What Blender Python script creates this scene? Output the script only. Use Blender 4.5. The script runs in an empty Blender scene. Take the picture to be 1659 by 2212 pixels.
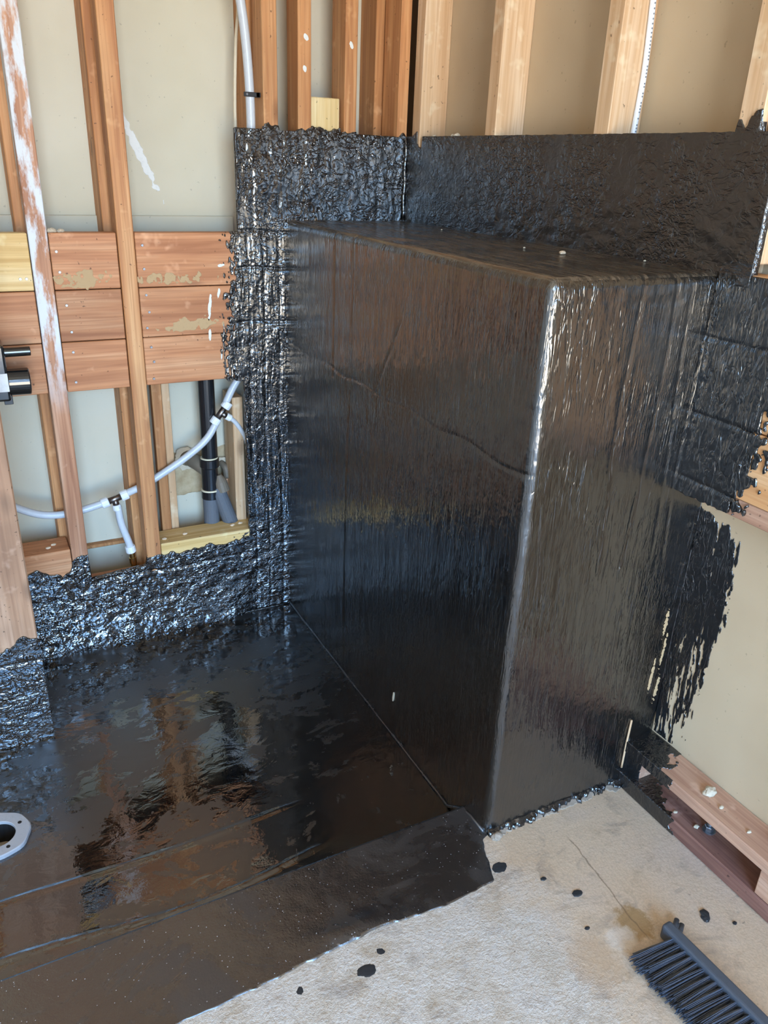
import bpy, bmesh, math, random
import numpy as np
from mathutils import Matrix, Vector

random.seed(7)
scene = bpy.context.scene
COL = scene.collection

# ------------------------------------------------------------------ camera
cam_data = bpy.data.cameras.new('camera')
cam = bpy.data.objects.new('camera', cam_data)
COL.objects.link(cam)
_r = Vector((0.887416, -0.459420, 0.037759)); _u = Vector((0.155856, 0.376119, 0.913369)); _f = Vector((0.433822, 0.804654, -0.405377))
cam.matrix_world = Matrix(((_r.x, _u.x, -_f.x, -1.10038), (_r.y, _u.y, -_f.y, -1.99943), (_r.z, _u.z, -_f.z, 1.21390), (0, 0, 0, 1)))
cam_data.sensor_fit = 'HORIZONTAL'
cam_data.sensor_width = 36.0
cam_data.lens = 1703.54 / 1659.0 * 36.0
cam_data.clip_start = 0.02
scene.camera = cam

# ------------------------------------------------------------------ world: pale blue sky above, sunlit ground below the horizon
SKY_STRENGTH = 15.0
world = bpy.data.worlds.new('sky')
scene.world = world
world.use_nodes = True
wn = world.node_tree.nodes; wl = world.node_tree.links
wn.clear()
w_out = wn.new('ShaderNodeOutputWorld'); w_bg = wn.new('ShaderNodeBackground')
w_tc = wn.new('ShaderNodeTexCoord'); w_sep = wn.new('ShaderNodeSeparateXYZ'); w_ramp = wn.new('ShaderNodeValToRGB')
w_map = wn.new('ShaderNodeMapRange')
w_map.inputs['From Min'].default_value = -1.0; w_map.inputs['From Max'].default_value = 1.0
wl.new(w_tc.outputs['Generated'], w_sep.inputs[0]); wl.new(w_sep.outputs['Z'], w_map.inputs['Value'])
wl.new(w_map.outputs['Result'], w_ramp.inputs['Fac'])
e = w_ramp.color_ramp.elements
e[0].position = 0.0; e[0].color = (0.48, 0.42, 0.33, 1)
e[1].position = 1.0; e[1].color = (0.20, 0.46, 1.0, 1)
k = e.new(0.485); k.color = (0.52, 0.46, 0.37, 1)
k = e.new(0.515); k.color = (0.42, 0.68, 1.0, 1)
k = e.new(0.70); k.color = (0.26, 0.54, 1.0, 1)
wl.new(w_ramp.outputs['Color'], w_bg.inputs['Color'])
w_bg.inputs['Strength'].default_value = SKY_STRENGTH
wl.new(w_bg.outputs[0], w_out.inputs[0])

vs = scene.view_settings
vs.view_transform = 'Standard'
vs.look = 'None'
vs.gamma = 1.0
vs.use_curve_mapping = False
vs.exposure = 1.04
scene.cycles.max_bounces = 5
scene.cycles.diffuse_bounces = 3
scene.cycles.glossy_bounces = 3
scene.cycles.sample_clamp_indirect = 8.0
# the open doorway behind the viewer: a portal only guides the sky's own light through it
_pl = bpy.data.lights.new('doorway_portal', 'AREA')
_pl.shape = 'RECTANGLE'; _pl.size = 1.35; _pl.size_y = 2.12; _pl.cycles.is_portal = True
_po = bpy.data.objects.new('doorway_portal', _pl); COL.objects.link(_po)
_po.location = (-1.225, -3.95, 1.06); _po.rotation_euler = (math.radians(90), 0, 0)

# ------------------------------------------------------------------ helpers
def lin(r, g, b):
    return tuple(((c / 255.0) / 12.92 if c / 255.0 <= 0.04045 else ((c / 255.0 + 0.055) / 1.055) ** 2.4) for c in (r, g, b)) + (1.0,)

def _hash(ix, iy, seed):
    s = np.sin(ix * 127.1 + iy * 311.7 + seed * 74.7) * 43758.5453
    return s - np.floor(s)

def vnoise(x, y, seed=0):
    x = np.asarray(x, float); y = np.asarray(y, float)
    ix = np.floor(x); iy = np.floor(y); fx = x - ix; fy = y - iy
    fx = fx * fx * (3 - 2 * fx); fy = fy * fy * (3 - 2 * fy)
    a = _hash(ix, iy, seed); b = _hash(ix + 1, iy, seed); c = _hash(ix, iy + 1, seed); d = _hash(ix + 1, iy + 1, seed)
    return (a * (1 - fx) + b * fx) * (1 - fy) + (c * (1 - fx) + d * fx) * fy * 1.0

def fbm(x, y, seed=0, octv=4):
    t = 0; a = 0.5
    for i in range(octv):
        t = t + a * (vnoise(x, y, seed + i * 13) - 0.5); x = x * 2.03; y = y * 2.03; a *= 0.5
    return t            # about -0.5 .. 0.5

def base_of(parent):
    v = Vector((0, 0, 0))
    while parent is not None:
        v += parent.location; parent = parent.parent
    return v

def mesh_obj(name, verts, faces, mat, parent=None, smooth=False, origin=None):
    me = bpy.data.meshes.new(name)
    off = base_of(parent)
    if origin is not None:
        off = off + Vector(origin) - (base_of(parent) if parent else Vector((0, 0, 0)))
    va = np.asarray(verts, float).reshape(-1, 3) - np.array(off)
    me.from_pydata(va.tolist(), [], [tuple(f) for f in faces])
    me.materials.append(mat)
    if smooth:
        me.polygons.foreach_set('use_smooth', [True] * len(me.polygons))
    me.update()
    o = bpy.data.objects.new(name, me)
    COL.objects.link(o)
    if parent is not None:
        o.parent = parent
        if origin is not None:
            o.location = Vector(origin) - base_of(parent)
    elif origin is not None:
        o.location = origin
    return o

def bm_obj(name, bm, mat, parent=None, smooth=False, origin=None):
    bm.verts.index_update()
    v = [tuple(x.co) for x in bm.verts]; f = [[q.index for q in p.verts] for p in bm.faces]
    bm.free()
    return mesh_obj(name, v, f, mat, parent, smooth, origin)

def add_box(bm, x0, x1, y0, y1, z0, z1, bevel=0.0, seg=1, rot=None):
    m = Matrix.Translation(((x0 + x1) / 2, (y0 + y1) / 2, (z0 + z1) / 2))
    if rot is not None:
        m = m @ rot
    m = m @ Matrix.Diagonal((x1 - x0, y1 - y0, z1 - z0, 1))
    r = bmesh.ops.create_cube(bm, size=1.0, matrix=m)
    if bevel > 0:
        es = list({e for v in r['verts'] for e in v.link_edges})
        bmesh.ops.bevel(bm, geom=es, offset=bevel, segments=seg, affect='EDGES', profile=0.5)

def box(name, x0, x1, y0, y1, z0, z1, mat, parent=None, bevel=0.002, rot=None, origin=None, seg=1):
    bm = bmesh.new()
    add_box(bm, x0, x1, y0, y1, z0, z1, bevel, seg, rot)
    return bm_obj(name, bm, mat, parent, False, origin)

def smooth_path(pts, n=8):
    P = [Vector(p) for p in pts]
    P = [P[0] * 2 - P[1]] + P + [P[-1] * 2 - P[-2]]
    out = []
    for i in range(1, len(P) - 2):
        a, b, c, d = P[i - 1], P[i], P[i + 1], P[i + 2]
        for k in range(n):
            t = k / n
            out.append(0.5 * ((2 * b) + (c - a) * t + (2 * a - 5 * b + 4 * c - d) * t * t + (3 * b - a - 3 * c + d) * t ** 3))
    out.append(P[-2])
    return out

def add_tube(bm, pts, r, seg=12, caps=True):
    rs = r if isinstance(r, (list, tuple)) else [r] * len(pts)
    rings = []
    up = None
    for i, p in enumerate(pts):
        t = (Vector(pts[min(i + 1, len(pts) - 1)]) - Vector(pts[max(i - 1, 0)])).normalized()
        if up is None:
            up = Vector((0, 0, 1)) if abs(t.z) < 0.9 else Vector((1, 0, 0))
        a = (up - t * up.dot(t)).normalized(); b = t.cross(a); up = a
        rings.append([bm.verts.new(Vector(p) + (a * math.cos(2 * math.pi * k / seg) + b * math.sin(2 * math.pi * k / seg)) * rs[i]) for k in range(seg)])
    for i in range(len(rings) - 1):
        for k in range(seg):
            bm.faces.new((rings[i][k], rings[i][(k + 1) % seg], rings[i + 1][(k + 1) % seg], rings[i + 1][k]))
    if caps:
        bm.faces.new(rings[0][::-1]); bm.faces.new(rings[-1])

def tube(name, pts, r, mat, parent=None, seg=12, smooth=True, origin=None, path=0):
    bm = bmesh.new()
    add_tube(bm, smooth_path(pts, path) if path else [Vector(p) for p in pts], r, seg)
    o = bm_obj(name, bm, mat, parent, smooth, origin)
    return o

def lathe(name, axis_p, axis_d, prof, mat, parent=None, seg=20, origin=None):
    """prof: list of (distance along the axis, radius)"""
    bm = bmesh.new()
    d = Vector(axis_d).normalized(); p0 = Vector(axis_p)
    up = Vector((0, 0, 1)) if abs(d.z) < 0.9 else Vector((1, 0, 0))
    a = (up - d * up.dot(d)).normalized(); b = d.cross(a)
    rings = [[bm.verts.new(p0 + d * h + (a * math.cos(2 * math.pi * k / seg) + b * math.sin(2 * math.pi * k / seg)) * r) for k in range(seg)] for h, r in prof]
    for i in range(len(rings) - 1):
        for k in range(seg):
            bm.faces.new((rings[i][k], rings[i][(k + 1) % seg], rings[i + 1][(k + 1) % seg], rings[i + 1][k]))
    bm.faces.new(rings[0][::-1]); bm.faces.new(rings[-1])
    return bm_obj(name, bm, mat, parent, False, origin)

def sheet(name, field, u0, u1, v0, v1, res, emb, thick, relief, mat, parent=None, smooth=True):
    """A skin with a ragged outline: the part of the grid where field > 0, its border turned back by `thick`."""
    nu = int(round((u1 - u0) / res)) + 1; nv = int(round((v1 - v0) / res)) + 1
    us = np.linspace(u0, u1, nu); vv = np.linspace(v0, v1, nv)
    U, V = np.meshgrid(us, vv, indexing='ij')
    Fd = field(U, V)
    ins = Fd > 0
    idx = -np.ones((nu, nv), int)
    n_in = int(ins.sum())
    idx[ins] = np.arange(n_in)
    pu = list(U[ins]); pv = list(V[ins])
    cnt = ins[:-1, :-1].astype(int) + ins[1:, :-1] + ins[1:, 1:] + ins[:-1, 1:]
    full = cnt == 4
    faces = np.stack([idx[:-1, :-1][full], idx[1:, :-1][full], idx[1:, 1:][full], idx[:-1, 1:][full]], 1).tolist()
    cross = {}
    def cpt(a, b):
        key = (a, b) if a < b else (b, a)
        if key not in cross:
            fa, fb = Fd[a], Fd[b]; t = fa / (fa - fb); t = min(max(t, 0.03), 0.97)
            cross[key] = len(pu)
            pu.append(U[a] + (U[b] - U[a]) * t); pv.append(V[a] + (V[b] - V[a]) * t)
        return cross[key]
    for i, j in zip(*np.nonzero((cnt > 0) & (cnt < 4))):
        cs = [(i, j), (i + 1, j), (i + 1, j + 1), (i, j + 1)]
        poly = []
        for k in range(4):
            a, b = cs[k], cs[(k + 1) % 4]
            if ins[a]: poly.append(int(idx[a]))
            if ins[a] != ins[b]: poly.append(cpt(a, b))
        if len(poly) >= 3: faces.append(poly)
    pu = np.array(pu); pv = np.array(pv)
    h = relief(pu, pv) if relief is not None else np.zeros_like(pu)
    top = emb(pu, pv, h)
    directed = {}
    for f in faces:
        for k in range(len(f)):
            directed[(f[k], f[(k + 1) % len(f)])] = 1
    border = [ab for ab in directed if (ab[1], ab[0]) not in directed]
    back = {}
    bverts = []
    for a, b in border:
        for q in (a, b):
            if q not in back:
                back[q] = len(pu) + len(bverts); bverts.append(q)
    if bverts:
        bi = np.array(bverts)
        low = emb(pu[bi], pv[bi], np.full(len(bi), -thick))
        allv = np.concatenate([top, low], 0)
        for a, b in border:
            faces.append([b, a, back[a], back[b]])
    else:
        allv = top
    return mesh_obj(name, allv, faces, mat, parent, smooth)

def emb_back(y):
    return lambda u, v, h: np.stack([u, np.full_like(u, y) - h, v], 1)            # u = x, v = z, faces -y
def emb_right(x):
    return lambda u, v, h: np.stack([np.full_like(u, x) - h, -u, v], 1)           # u = -y, v = z, faces -x
def emb_up(z):
    return lambda u, v, h: np.stack([u, v, np.full_like(u, z) + h], 1)            # u = x, v = y, faces up

def tag(o, label=None, cat=None, group=None, kind=None):
    if label: o['label'] = label
    if cat: o['category'] = cat
    if group: o['group'] = group
    if kind: o['kind'] = kind
    return o

def empty(name, loc, label, cat, group=None):
    o = bpy.data.objects.new(name, None)
    o.empty_display_size = 0.05
    COL.objects.link(o)
    o.location = loc
    return tag(o, label, cat, group)

# ------------------------------------------------------------------ materials
class N:
    def __init__(self, name):
        self.m = bpy.data.materials.new(name); self.m.use_nodes = True
        self.t = self.m.node_tree; self.t.nodes.clear()
        self.out = self.t.nodes.new('ShaderNodeOutputMaterial')
        self.p = self.t.nodes.new('ShaderNodeBsdfPrincipled')
        self.t.links.new(self.p.outputs[0], self.out.inputs[0])
        self.tc = self.t.nodes.new('ShaderNodeTexCoord').outputs['Object']
    def n(self, typ, **kw):
        x = self.t.nodes.new('ShaderNode' + typ)
        for k_, v in kw.items(): setattr(x, k_, v)
        return x
    def l(self, a, b): self.t.links.new(a, b)
    def scaled(self, s, off=None, src=None):
        mp = self.n('Mapping'); mp.inputs['Scale'].default_value = s
        self.l(src or self.tc, mp.inputs['Vector'])
        if off is not None: self.l(off, mp.inputs['Location'])
        return mp.outputs[0]
    def noise(self, vec, scale=1.0, detail=4, rough=0.55, dist=0.0):
        x = self.n('TexNoise'); x.inputs['Scale'].default_value = scale; x.inputs['Detail'].default_value = detail
        x.inputs['Roughness'].default_value = rough; x.inputs['Distortion'].default_value = dist
        self.l(vec, x.inputs['Vector']); return x.outputs['Fac']
    def ramp(self, fac, stops):
        r = self.n('ValToRGB'); el = r.color_ramp.elements
        el[0].position, el[0].color = stops[0]; el[1].position, el[1].color = stops[-1]
        for p_, c in stops[1:-1]:
            q = el.new(p_); q.color = c
        self.l(fac, r.inputs[0]); return r.outputs[0]
    def rng(self, fac, a, b, c=0.0, d=1.0, smooth=False):
        r = self.n('MapRange'); r.inputs['From Min'].default_value = a; r.inputs['From Max'].default_value = b
        r.inputs['To Min'].default_value = c; r.inputs['To Max'].default_value = d
        if smooth: r.interpolation_type = 'SMOOTHSTEP'
        self.l(fac, r.inputs['Value']); return r.outputs['Result']
    def math(self, op, a, b=None):
        x = self.n('Math', operation=op)
        for i, q in enumerate((a, b)):
            if q is None: continue
            if isinstance(q, (int, float)): x.inputs[i].default_value = q
            else: self.l(q, x.inputs[i])
        return x.outputs[0]
    def mix(self, fac, a, b, typ='MIX'):
        x = self.n('Mix', data_type='RGBA', blend_type=typ)
        if isinstance(fac, (int, float)): x.inputs[0].default_value = fac
        else: self.l(fac, x.inputs[0])
        for i, q in ((6, a), (7, b)):
            if isinstance(q, tuple): x.inputs[i].default_value = q
            else: self.l(q, x.inputs[i])
        return x.outputs[2]
    def bump(self, h, strength=0.5, dist=0.002, prev=None):
        b = self.n('Bump'); b.inputs['Strength'].default_value = strength; b.inputs['Distance'].default_value = dist
        self.l(h, b.inputs['Height'])
        if prev is not None: self.l(prev, b.inputs['Normal'])
        return b.outputs[0]
    def rand_offset(self):
        oi = self.n('ObjectInfo'); c = self.n('CombineXYZ')
        for i, s in enumerate((37.0, 11.0, 23.0)):
            self.l(self.math('MULTIPLY', oi.outputs['Random'], s), c.inputs[i])
        return c.outputs[0], oi.outputs['Random']
    def set(self, **kw):
        for k_, v in kw.items():
            s = self.p.inputs[k_.replace('_', ' ')]
            if hasattr(v, 'is_linked') or hasattr(v, 'links'): self.l(v, s)
            else: s.default_value = v

def wood(name, axis, dark, mid, light, paint=0.0, rough=0.6, dirt=0.25):
    m = N(name)
    off, rnd = m.rand_offset()
    sc = [34.0, 34.0, 34.0]; sc['xyz'.index(axis)] = 1.6
    v = m.scaled(tuple(sc), off)
    g = m.noise(v, 1.0, 3, 0.6, 0.6)
    sc2 = [170.0] * 3; sc2['xyz'.index(axis)] = 5.0
    fine = m.noise(m.scaled(tuple(sc2), off), 1.0, 1, 0.6)
    big = m.noise(m.scaled((4.0, 4.0, 4.0), off), 1.0, 3)
    col = m.ramp(g, [(0.30, dark), (0.50, mid), (0.70, light)])
    col = m.mix(m.rng(fine, 0.42, 0.66, 0.0, 0.55), col, dark)
    col = m.mix(m.rng(big, 0.45, 0.75, 0.0, dirt), col, tuple(c * 0.55 for c in dark[:3]) + (1,))
    nick = m.noise(m.scaled((95.0, 95.0, 95.0), off), 1.0, 2, 0.5)
    col = m.mix(m.rng(nick, 0.71, 0.75, 0.0, 0.75), col, tuple(c * 0.25 for c in dark[:3]) + (1,))
    scuff = m.noise(m.scaled((14.0, 14.0, 14.0), off), 1.0, 3, 0.75, 0.0)
    col = m.mix(m.rng(scuff, 0.60, 0.72, 0.0, 0.40), col, tuple(min(1, c * 1.25 + 0.06) for c in light[:3]) + (1,))
    # sparse knots, drawn out along the grain
    sk = [11.0] * 3; sk['xyz'.index(axis)] = 4.5
    vo = m.n('TexVoronoi'); vo.inputs['Scale'].default_value = 1.0; m.l(m.scaled(tuple(sk), off), vo.inputs['Vector'])
    col = m.mix(m.rng(vo.outputs['Distance'], 0.05, 0.17, 0.7, 0.0), col, tuple(c * 0.45 for c in dark[:3]) + (1,))
    # each board a little lighter or darker
    hsv = m.n('HueSaturation'); m.l(m.rng(rnd, 0, 1, 0.86, 1.12), hsv.inputs['Value']); m.l(col, hsv.inputs['Color'])
    col = hsv.outputs[0]
    if paint > 0:
        pn = m.noise(m.scaled((26.0, 26.0, 7.0), off), 1.0, 6, 0.65)
        band = m.n('SeparateXYZ'); m.l(m.tc, band.inputs[0])
        zt = m.math('MULTIPLY', m.rng(band.outputs['Z'], 0.62, 0.80), m.rng(band.outputs['Z'], 1.75, 1.45))
        col = m.mix(m.math('MULTIPLY', m.rng(pn, 0.46, 0.55, 0.0, 0.93), zt), col, lin(226, 230, 232))
    m.set(Base_Color=col, Roughness=rough)
    m.set(Normal=m.bump(g, 0.25, 0.002))
    return m.m

def drywall(name, c1, c2, scale=3.0):
    m = N(name)
    a = m.noise(m.tc, scale, 3, 0.6); b = m.noise(m.tc, 60.0, 2, 0.6)
    col = m.ramp(a, [(0.3, c1), (0.7, c2)])
    s = m.noise(m.scaled((90.0, 90.0, 90.0)), 1.0, 2)
    col = m.mix(m.rng(s, 0.70, 0.74, 0.0, 0.35), col, tuple(c * 0.4 for c in c1[:3]) + (1,))
    m.set(Base_Color=col, Roughness=0.85, Normal=m.bump(b, 0.08, 0.001))
    return m.m

def membrane(name, streak, bump_h=0.0016, rough=(0.10, 0.34), ior=1.9, fine=0.5, wrinkle=0.6, tint=(0.0065, 0.0068, 0.0075), detail=4):
    """Wet-looking black liquid waterproofing; streak = noise frequency per metre along x, y, z."""
    m = N(name)
    v = m.scaled(streak)
    h1 = m.noise(v, 1.0, detail, 0.5, 1.0)
    v2 = m.scaled(tuple(s * 3.1 for s in streak))
    h2 = m.noise(v2, 1.0, 1, 0.5, 0.5)
    blob = m.noise(m.tc, 7.0, 4, 0.6)
    big = m.noise(m.tc, 22.0, 3, 0.5)
    h = m.math('ADD', m.math('MULTIPLY', h1, 1.0), m.math('MULTIPLY', h2, 0.28 * fine * 2))
    ridge = m.math('ABSOLUTE', m.math('SUBTRACT', m.noise(m.scaled(tuple(s * 0.55 for s in streak)), 1.0, 2, 0.5, 1.4), 0.5))
    h = m.math('ADD', h, m.math('MULTIPLY', m.rng(ridge, 0.0, 0.05, -1.0, 0.0), 0.30 * wrinkle))
    mask = m.rng(blob, 0.38, 0.62, 0.35, 1.0)
    h = m.math('MULTIPLY', h, mask)
    nrm = m.bump(big, 0.6, 0.004)
    nrm = m.bump(h, 1.0, bump_h, nrm)
    r = m.rng(blob, 0.35, 0.65, rough[1], rough[0])
    m.set(Base_Color=tint + (1.0,), Roughness=r, IOR=ior, Normal=nrm)
    return m.m

def plastic(name, col, rough=0.35, ior=1.5, metallic=0.0, bumps=0.0, trans=0.0):
    m = N(name)
    s = m.noise(m.tc, 140.0, 3)
    c = m.mix(m.rng(s, 0.55, 0.75, 0.0, 0.25), col, tuple(x * 0.6 for x in col[:3]) + (1,))
    m.set(Base_Color=c, Roughness=rough, IOR=ior, Metallic=metallic)
    m.set(Normal=m.bump(s, 0.05 + bumps, 0.001))
    return m.m

M = {}
M['wood_a'] = wood('fir_stud', 'z', lin(176, 112, 66), lin(212, 150, 96), lin(230, 176, 122))
M['wood_a_paint'] = wood('fir_stud_with_white_paint', 'z', lin(160, 104, 72), lin(198, 142, 104), lin(216, 172, 140), paint=1.0)
M['wood_ax'] = wood('fir_plank', 'x', lin(168, 106, 66), lin(202, 138, 92), lin(216, 162, 118), dirt=0.3)
M['wood_rear'] = wood('old_stud', 'z', lin(168, 108, 60), lin(200, 138, 84), lin(220, 166, 112))
M['wood_yellow_x'] = wood('pine_plank', 'x', lin(205, 160, 92), lin(228, 190, 124), lin(240, 212, 158), dirt=0.1)
M['wood_yellow_z'] = wood('pine_block', 'z', lin(214, 178, 112), lin(232, 200, 140), lin(242, 220, 170), dirt=0.1)
M['wood_b'] = wood('pale_stud', 'z', lin(204, 158, 114), lin(226, 188, 146), lin(240, 212, 178), dirt=0.1)
M['wood_by'] = wood('pale_plank', 'y', lin(206, 146, 92), lin(228, 172, 118), lin(240, 198, 150), dirt=0.12)
M['wood_plate'] = wood('sill_plate_wood', 'y', lin(182, 134, 108), lin(212, 166, 136), lin(226, 186, 158), dirt=0.3)
M['wood_post'] = wood('weathered_post_wood', 'z', lin(148, 108, 80), lin(176, 134, 102), lin(190, 154, 126), dirt=0.85)
M['wood_red'] = wood('treated_plate_wood', 'y', lin(118, 78, 68), lin(158, 114, 98), lin(176, 134, 118), dirt=0.4)
M['drywall_a'] = drywall('grey_drywall_paper', lin(208, 199, 174), lin(220, 212, 190))
M['drywall_b'] = drywall('tan_drywall_paper', lin(192, 166, 132), lin(206, 182, 148))
M['plaster'] = drywall('plain_plaster', lin(224, 220, 210), lin(232, 228, 220))
def wall_membrane():
    m = N('membrane_wall')
    sep = m.n('SeparateXYZ'); m.l(m.tc, sep.inputs[0])
    foot = m.rng(sep.outputs['Z'], 0.30, 0.20, 0.0, 1.0, True)
    top = m.rng(sep.outputs['Z'], 1.04, 1.10, 0.0, 1.0, True)
    up1 = m.noise(m.scaled((95.0, 95.0, 12.0)), 1.0, 1.0, 0.5, 0.9); lum = m.noise(m.scaled((62.0, 62.0, 56.0)), 1.0, 1.0, 0.5, 0.8)
    side = m.noise(m.scaled((32.0, 32.0, 74.0)), 1.0, 1.5, 0.5, 1.6)
    def fm(f, a, b):
        return m.math('ADD', m.math('MULTIPLY', a, m.math('SUBTRACT', 1.0, f)), m.math('MULTIPLY', b, f))
    h = m.math('ADD', m.math('MULTIPLY', up1, 0.75), m.math('MULTIPLY', lum, 0.55))
    h = fm(foot, h, m.math('ADD', m.math('MULTIPLY', side, 0.9), m.math('MULTIPLY', lum, 0.5)))
    h = fm(top, h, m.math('MULTIPLY', lum, 0.55))
    blob = m.noise(m.tc, 9.0, 4, 0.65)
    ridge = m.math('ABSOLUTE', m.math('SUBTRACT', m.noise(m.scaled((24.0, 24.0, 30.0)), 1.0, 3, 0.5, 1.8), 0.5))
    h = m.math('ADD', m.math('MULTIPLY', h, m.rng(blob, 0.34, 0.66, 0.12, 1.0)), m.rng(ridge, 0.0, 0.035, -0.22, 0.0))
    nrm = m.bump(h, 1.0, 0.0052)
    m.set(Base_Color=(0.005, 0.0054, 0.0062, 1), Roughness=m.rng(blob, 0.35, 0.65, 0.16, 0.06), IOR=2.2, Normal=nrm)
    return m.m
M['mem_back'] = wall_membrane()
M['mem_right'] = membrane('membrane_band', (60.0, 45.0, 70.0), 0.0036, (0.17, 0.34), ior=2.0)
M['mem_pony'] = membrane('membrane_partition', (120.0, 120.0, 16.0), 0.0016, (0.10, 0.22), ior=2.3, wrinkle=0.8, detail=2, tint=(0.0045, 0.0042, 0.0040))
def ledge_material():
    m = N('membrane_ledge')
    st = m.noise(m.scaled((170.0, 9.0, 60.0)), 1.0, 4, 0.6); a = m.noise(m.tc, 9.0, 5, 0.65, 0.6)
    dust = m.math('MULTIPLY', m.rng(st, 0.40, 0.66, 0.15, 1.0), m.rng(a, 0.32, 0.62, 0.35, 1.0))
    col = m.mix(dust, (0.012, 0.011, 0.010, 1), lin(112, 98, 80))
    m.set(Base_Color=col, Roughness=m.rng(dust, 0, 1, 0.14, 0.45), IOR=1.9, Normal=m.bump(st, 0.6, 0.0008))
    return m.m
M['mem_ledge'] = ledge_material()
M['mem_planks'] = membrane('membrane_planks', (60.0, 95.0, 30.0), 0.0040, (0.07, 0.22), ior=1.9, fine=0.15, detail=1.5)

def pan_material():
    m = N('membrane_pan')
    a = m.noise(m.tc, 3.2, 8, 0.7, 1.2)
    b = m.noise(m.scaled((7.0, 14.0, 7.0)), 1.0, 6, 0.7, 1.5)
    mask = m.rng(m.math('ADD', m.math('MULTIPLY', a, 0.6), m.math('MULTIPLY', b, 0.4)), 0.475, 0.49)
    rough = m.rng(mask, 0, 1, 0.34, 0.035)
    wav = m.noise(m.scaled((16.0, 26.0, 16.0)), 1.0, 3, 0.5, 0.8)
    gr = m.noise(m.tc, 260.0, 2)
    nrm = m.bump(wav, 0.7, 0.0016)
    nrm = m.bump(gr, 0.12, 0.0006, nrm)
    m.set(Base_Color=(0.003, 0.0033, 0.0038, 1), Roughness=rough, IOR=2.4, Normal=nrm)
    return m.m
M['mem_pan'] = pan_material()

def curb_material():
    m = N('membrane_curb')
    a = m.noise(m.tc, 5.0, 7, 0.7, 1.0)
    g1 = m.noise(m.tc, 240.0, 4, 0.7); g2 = m.noise(m.tc, 34.0, 4, 0.6)
    vo = m.n('TexVoronoi'); vo.inputs['Scale'].default_value = 170.0; m.l(m.tc, vo.inputs['Vector'])
    nrm = m.bump(g2, 0.5, 0.0016); nrm = m.bump(g1, 0.5, 0.0008, nrm)
    dots = m.rng(vo.outputs['Distance'], 0.10, 0.16, 1.0, 0.0)  # pale sparkle painted into the colour: glints and dust specks
    pick = m.n('SeparateColor'); m.l(vo.outputs['Color'], pick.inputs[0])
    dots = m.math('MULTIPLY', dots, m.rng(pick.outputs[0], 0.72, 0.74))
    col = m.mix(dots, (0.010, 0.011, 0.013, 1), lin(196, 200, 205))
    m.set(Base_Color=col, Roughness=m.rng(a, 0.44, 0.54, 0.42, 0.13), IOR=2.3, Normal=nrm)
    return m.m
M['mem_curb'] = curb_material()

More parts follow.
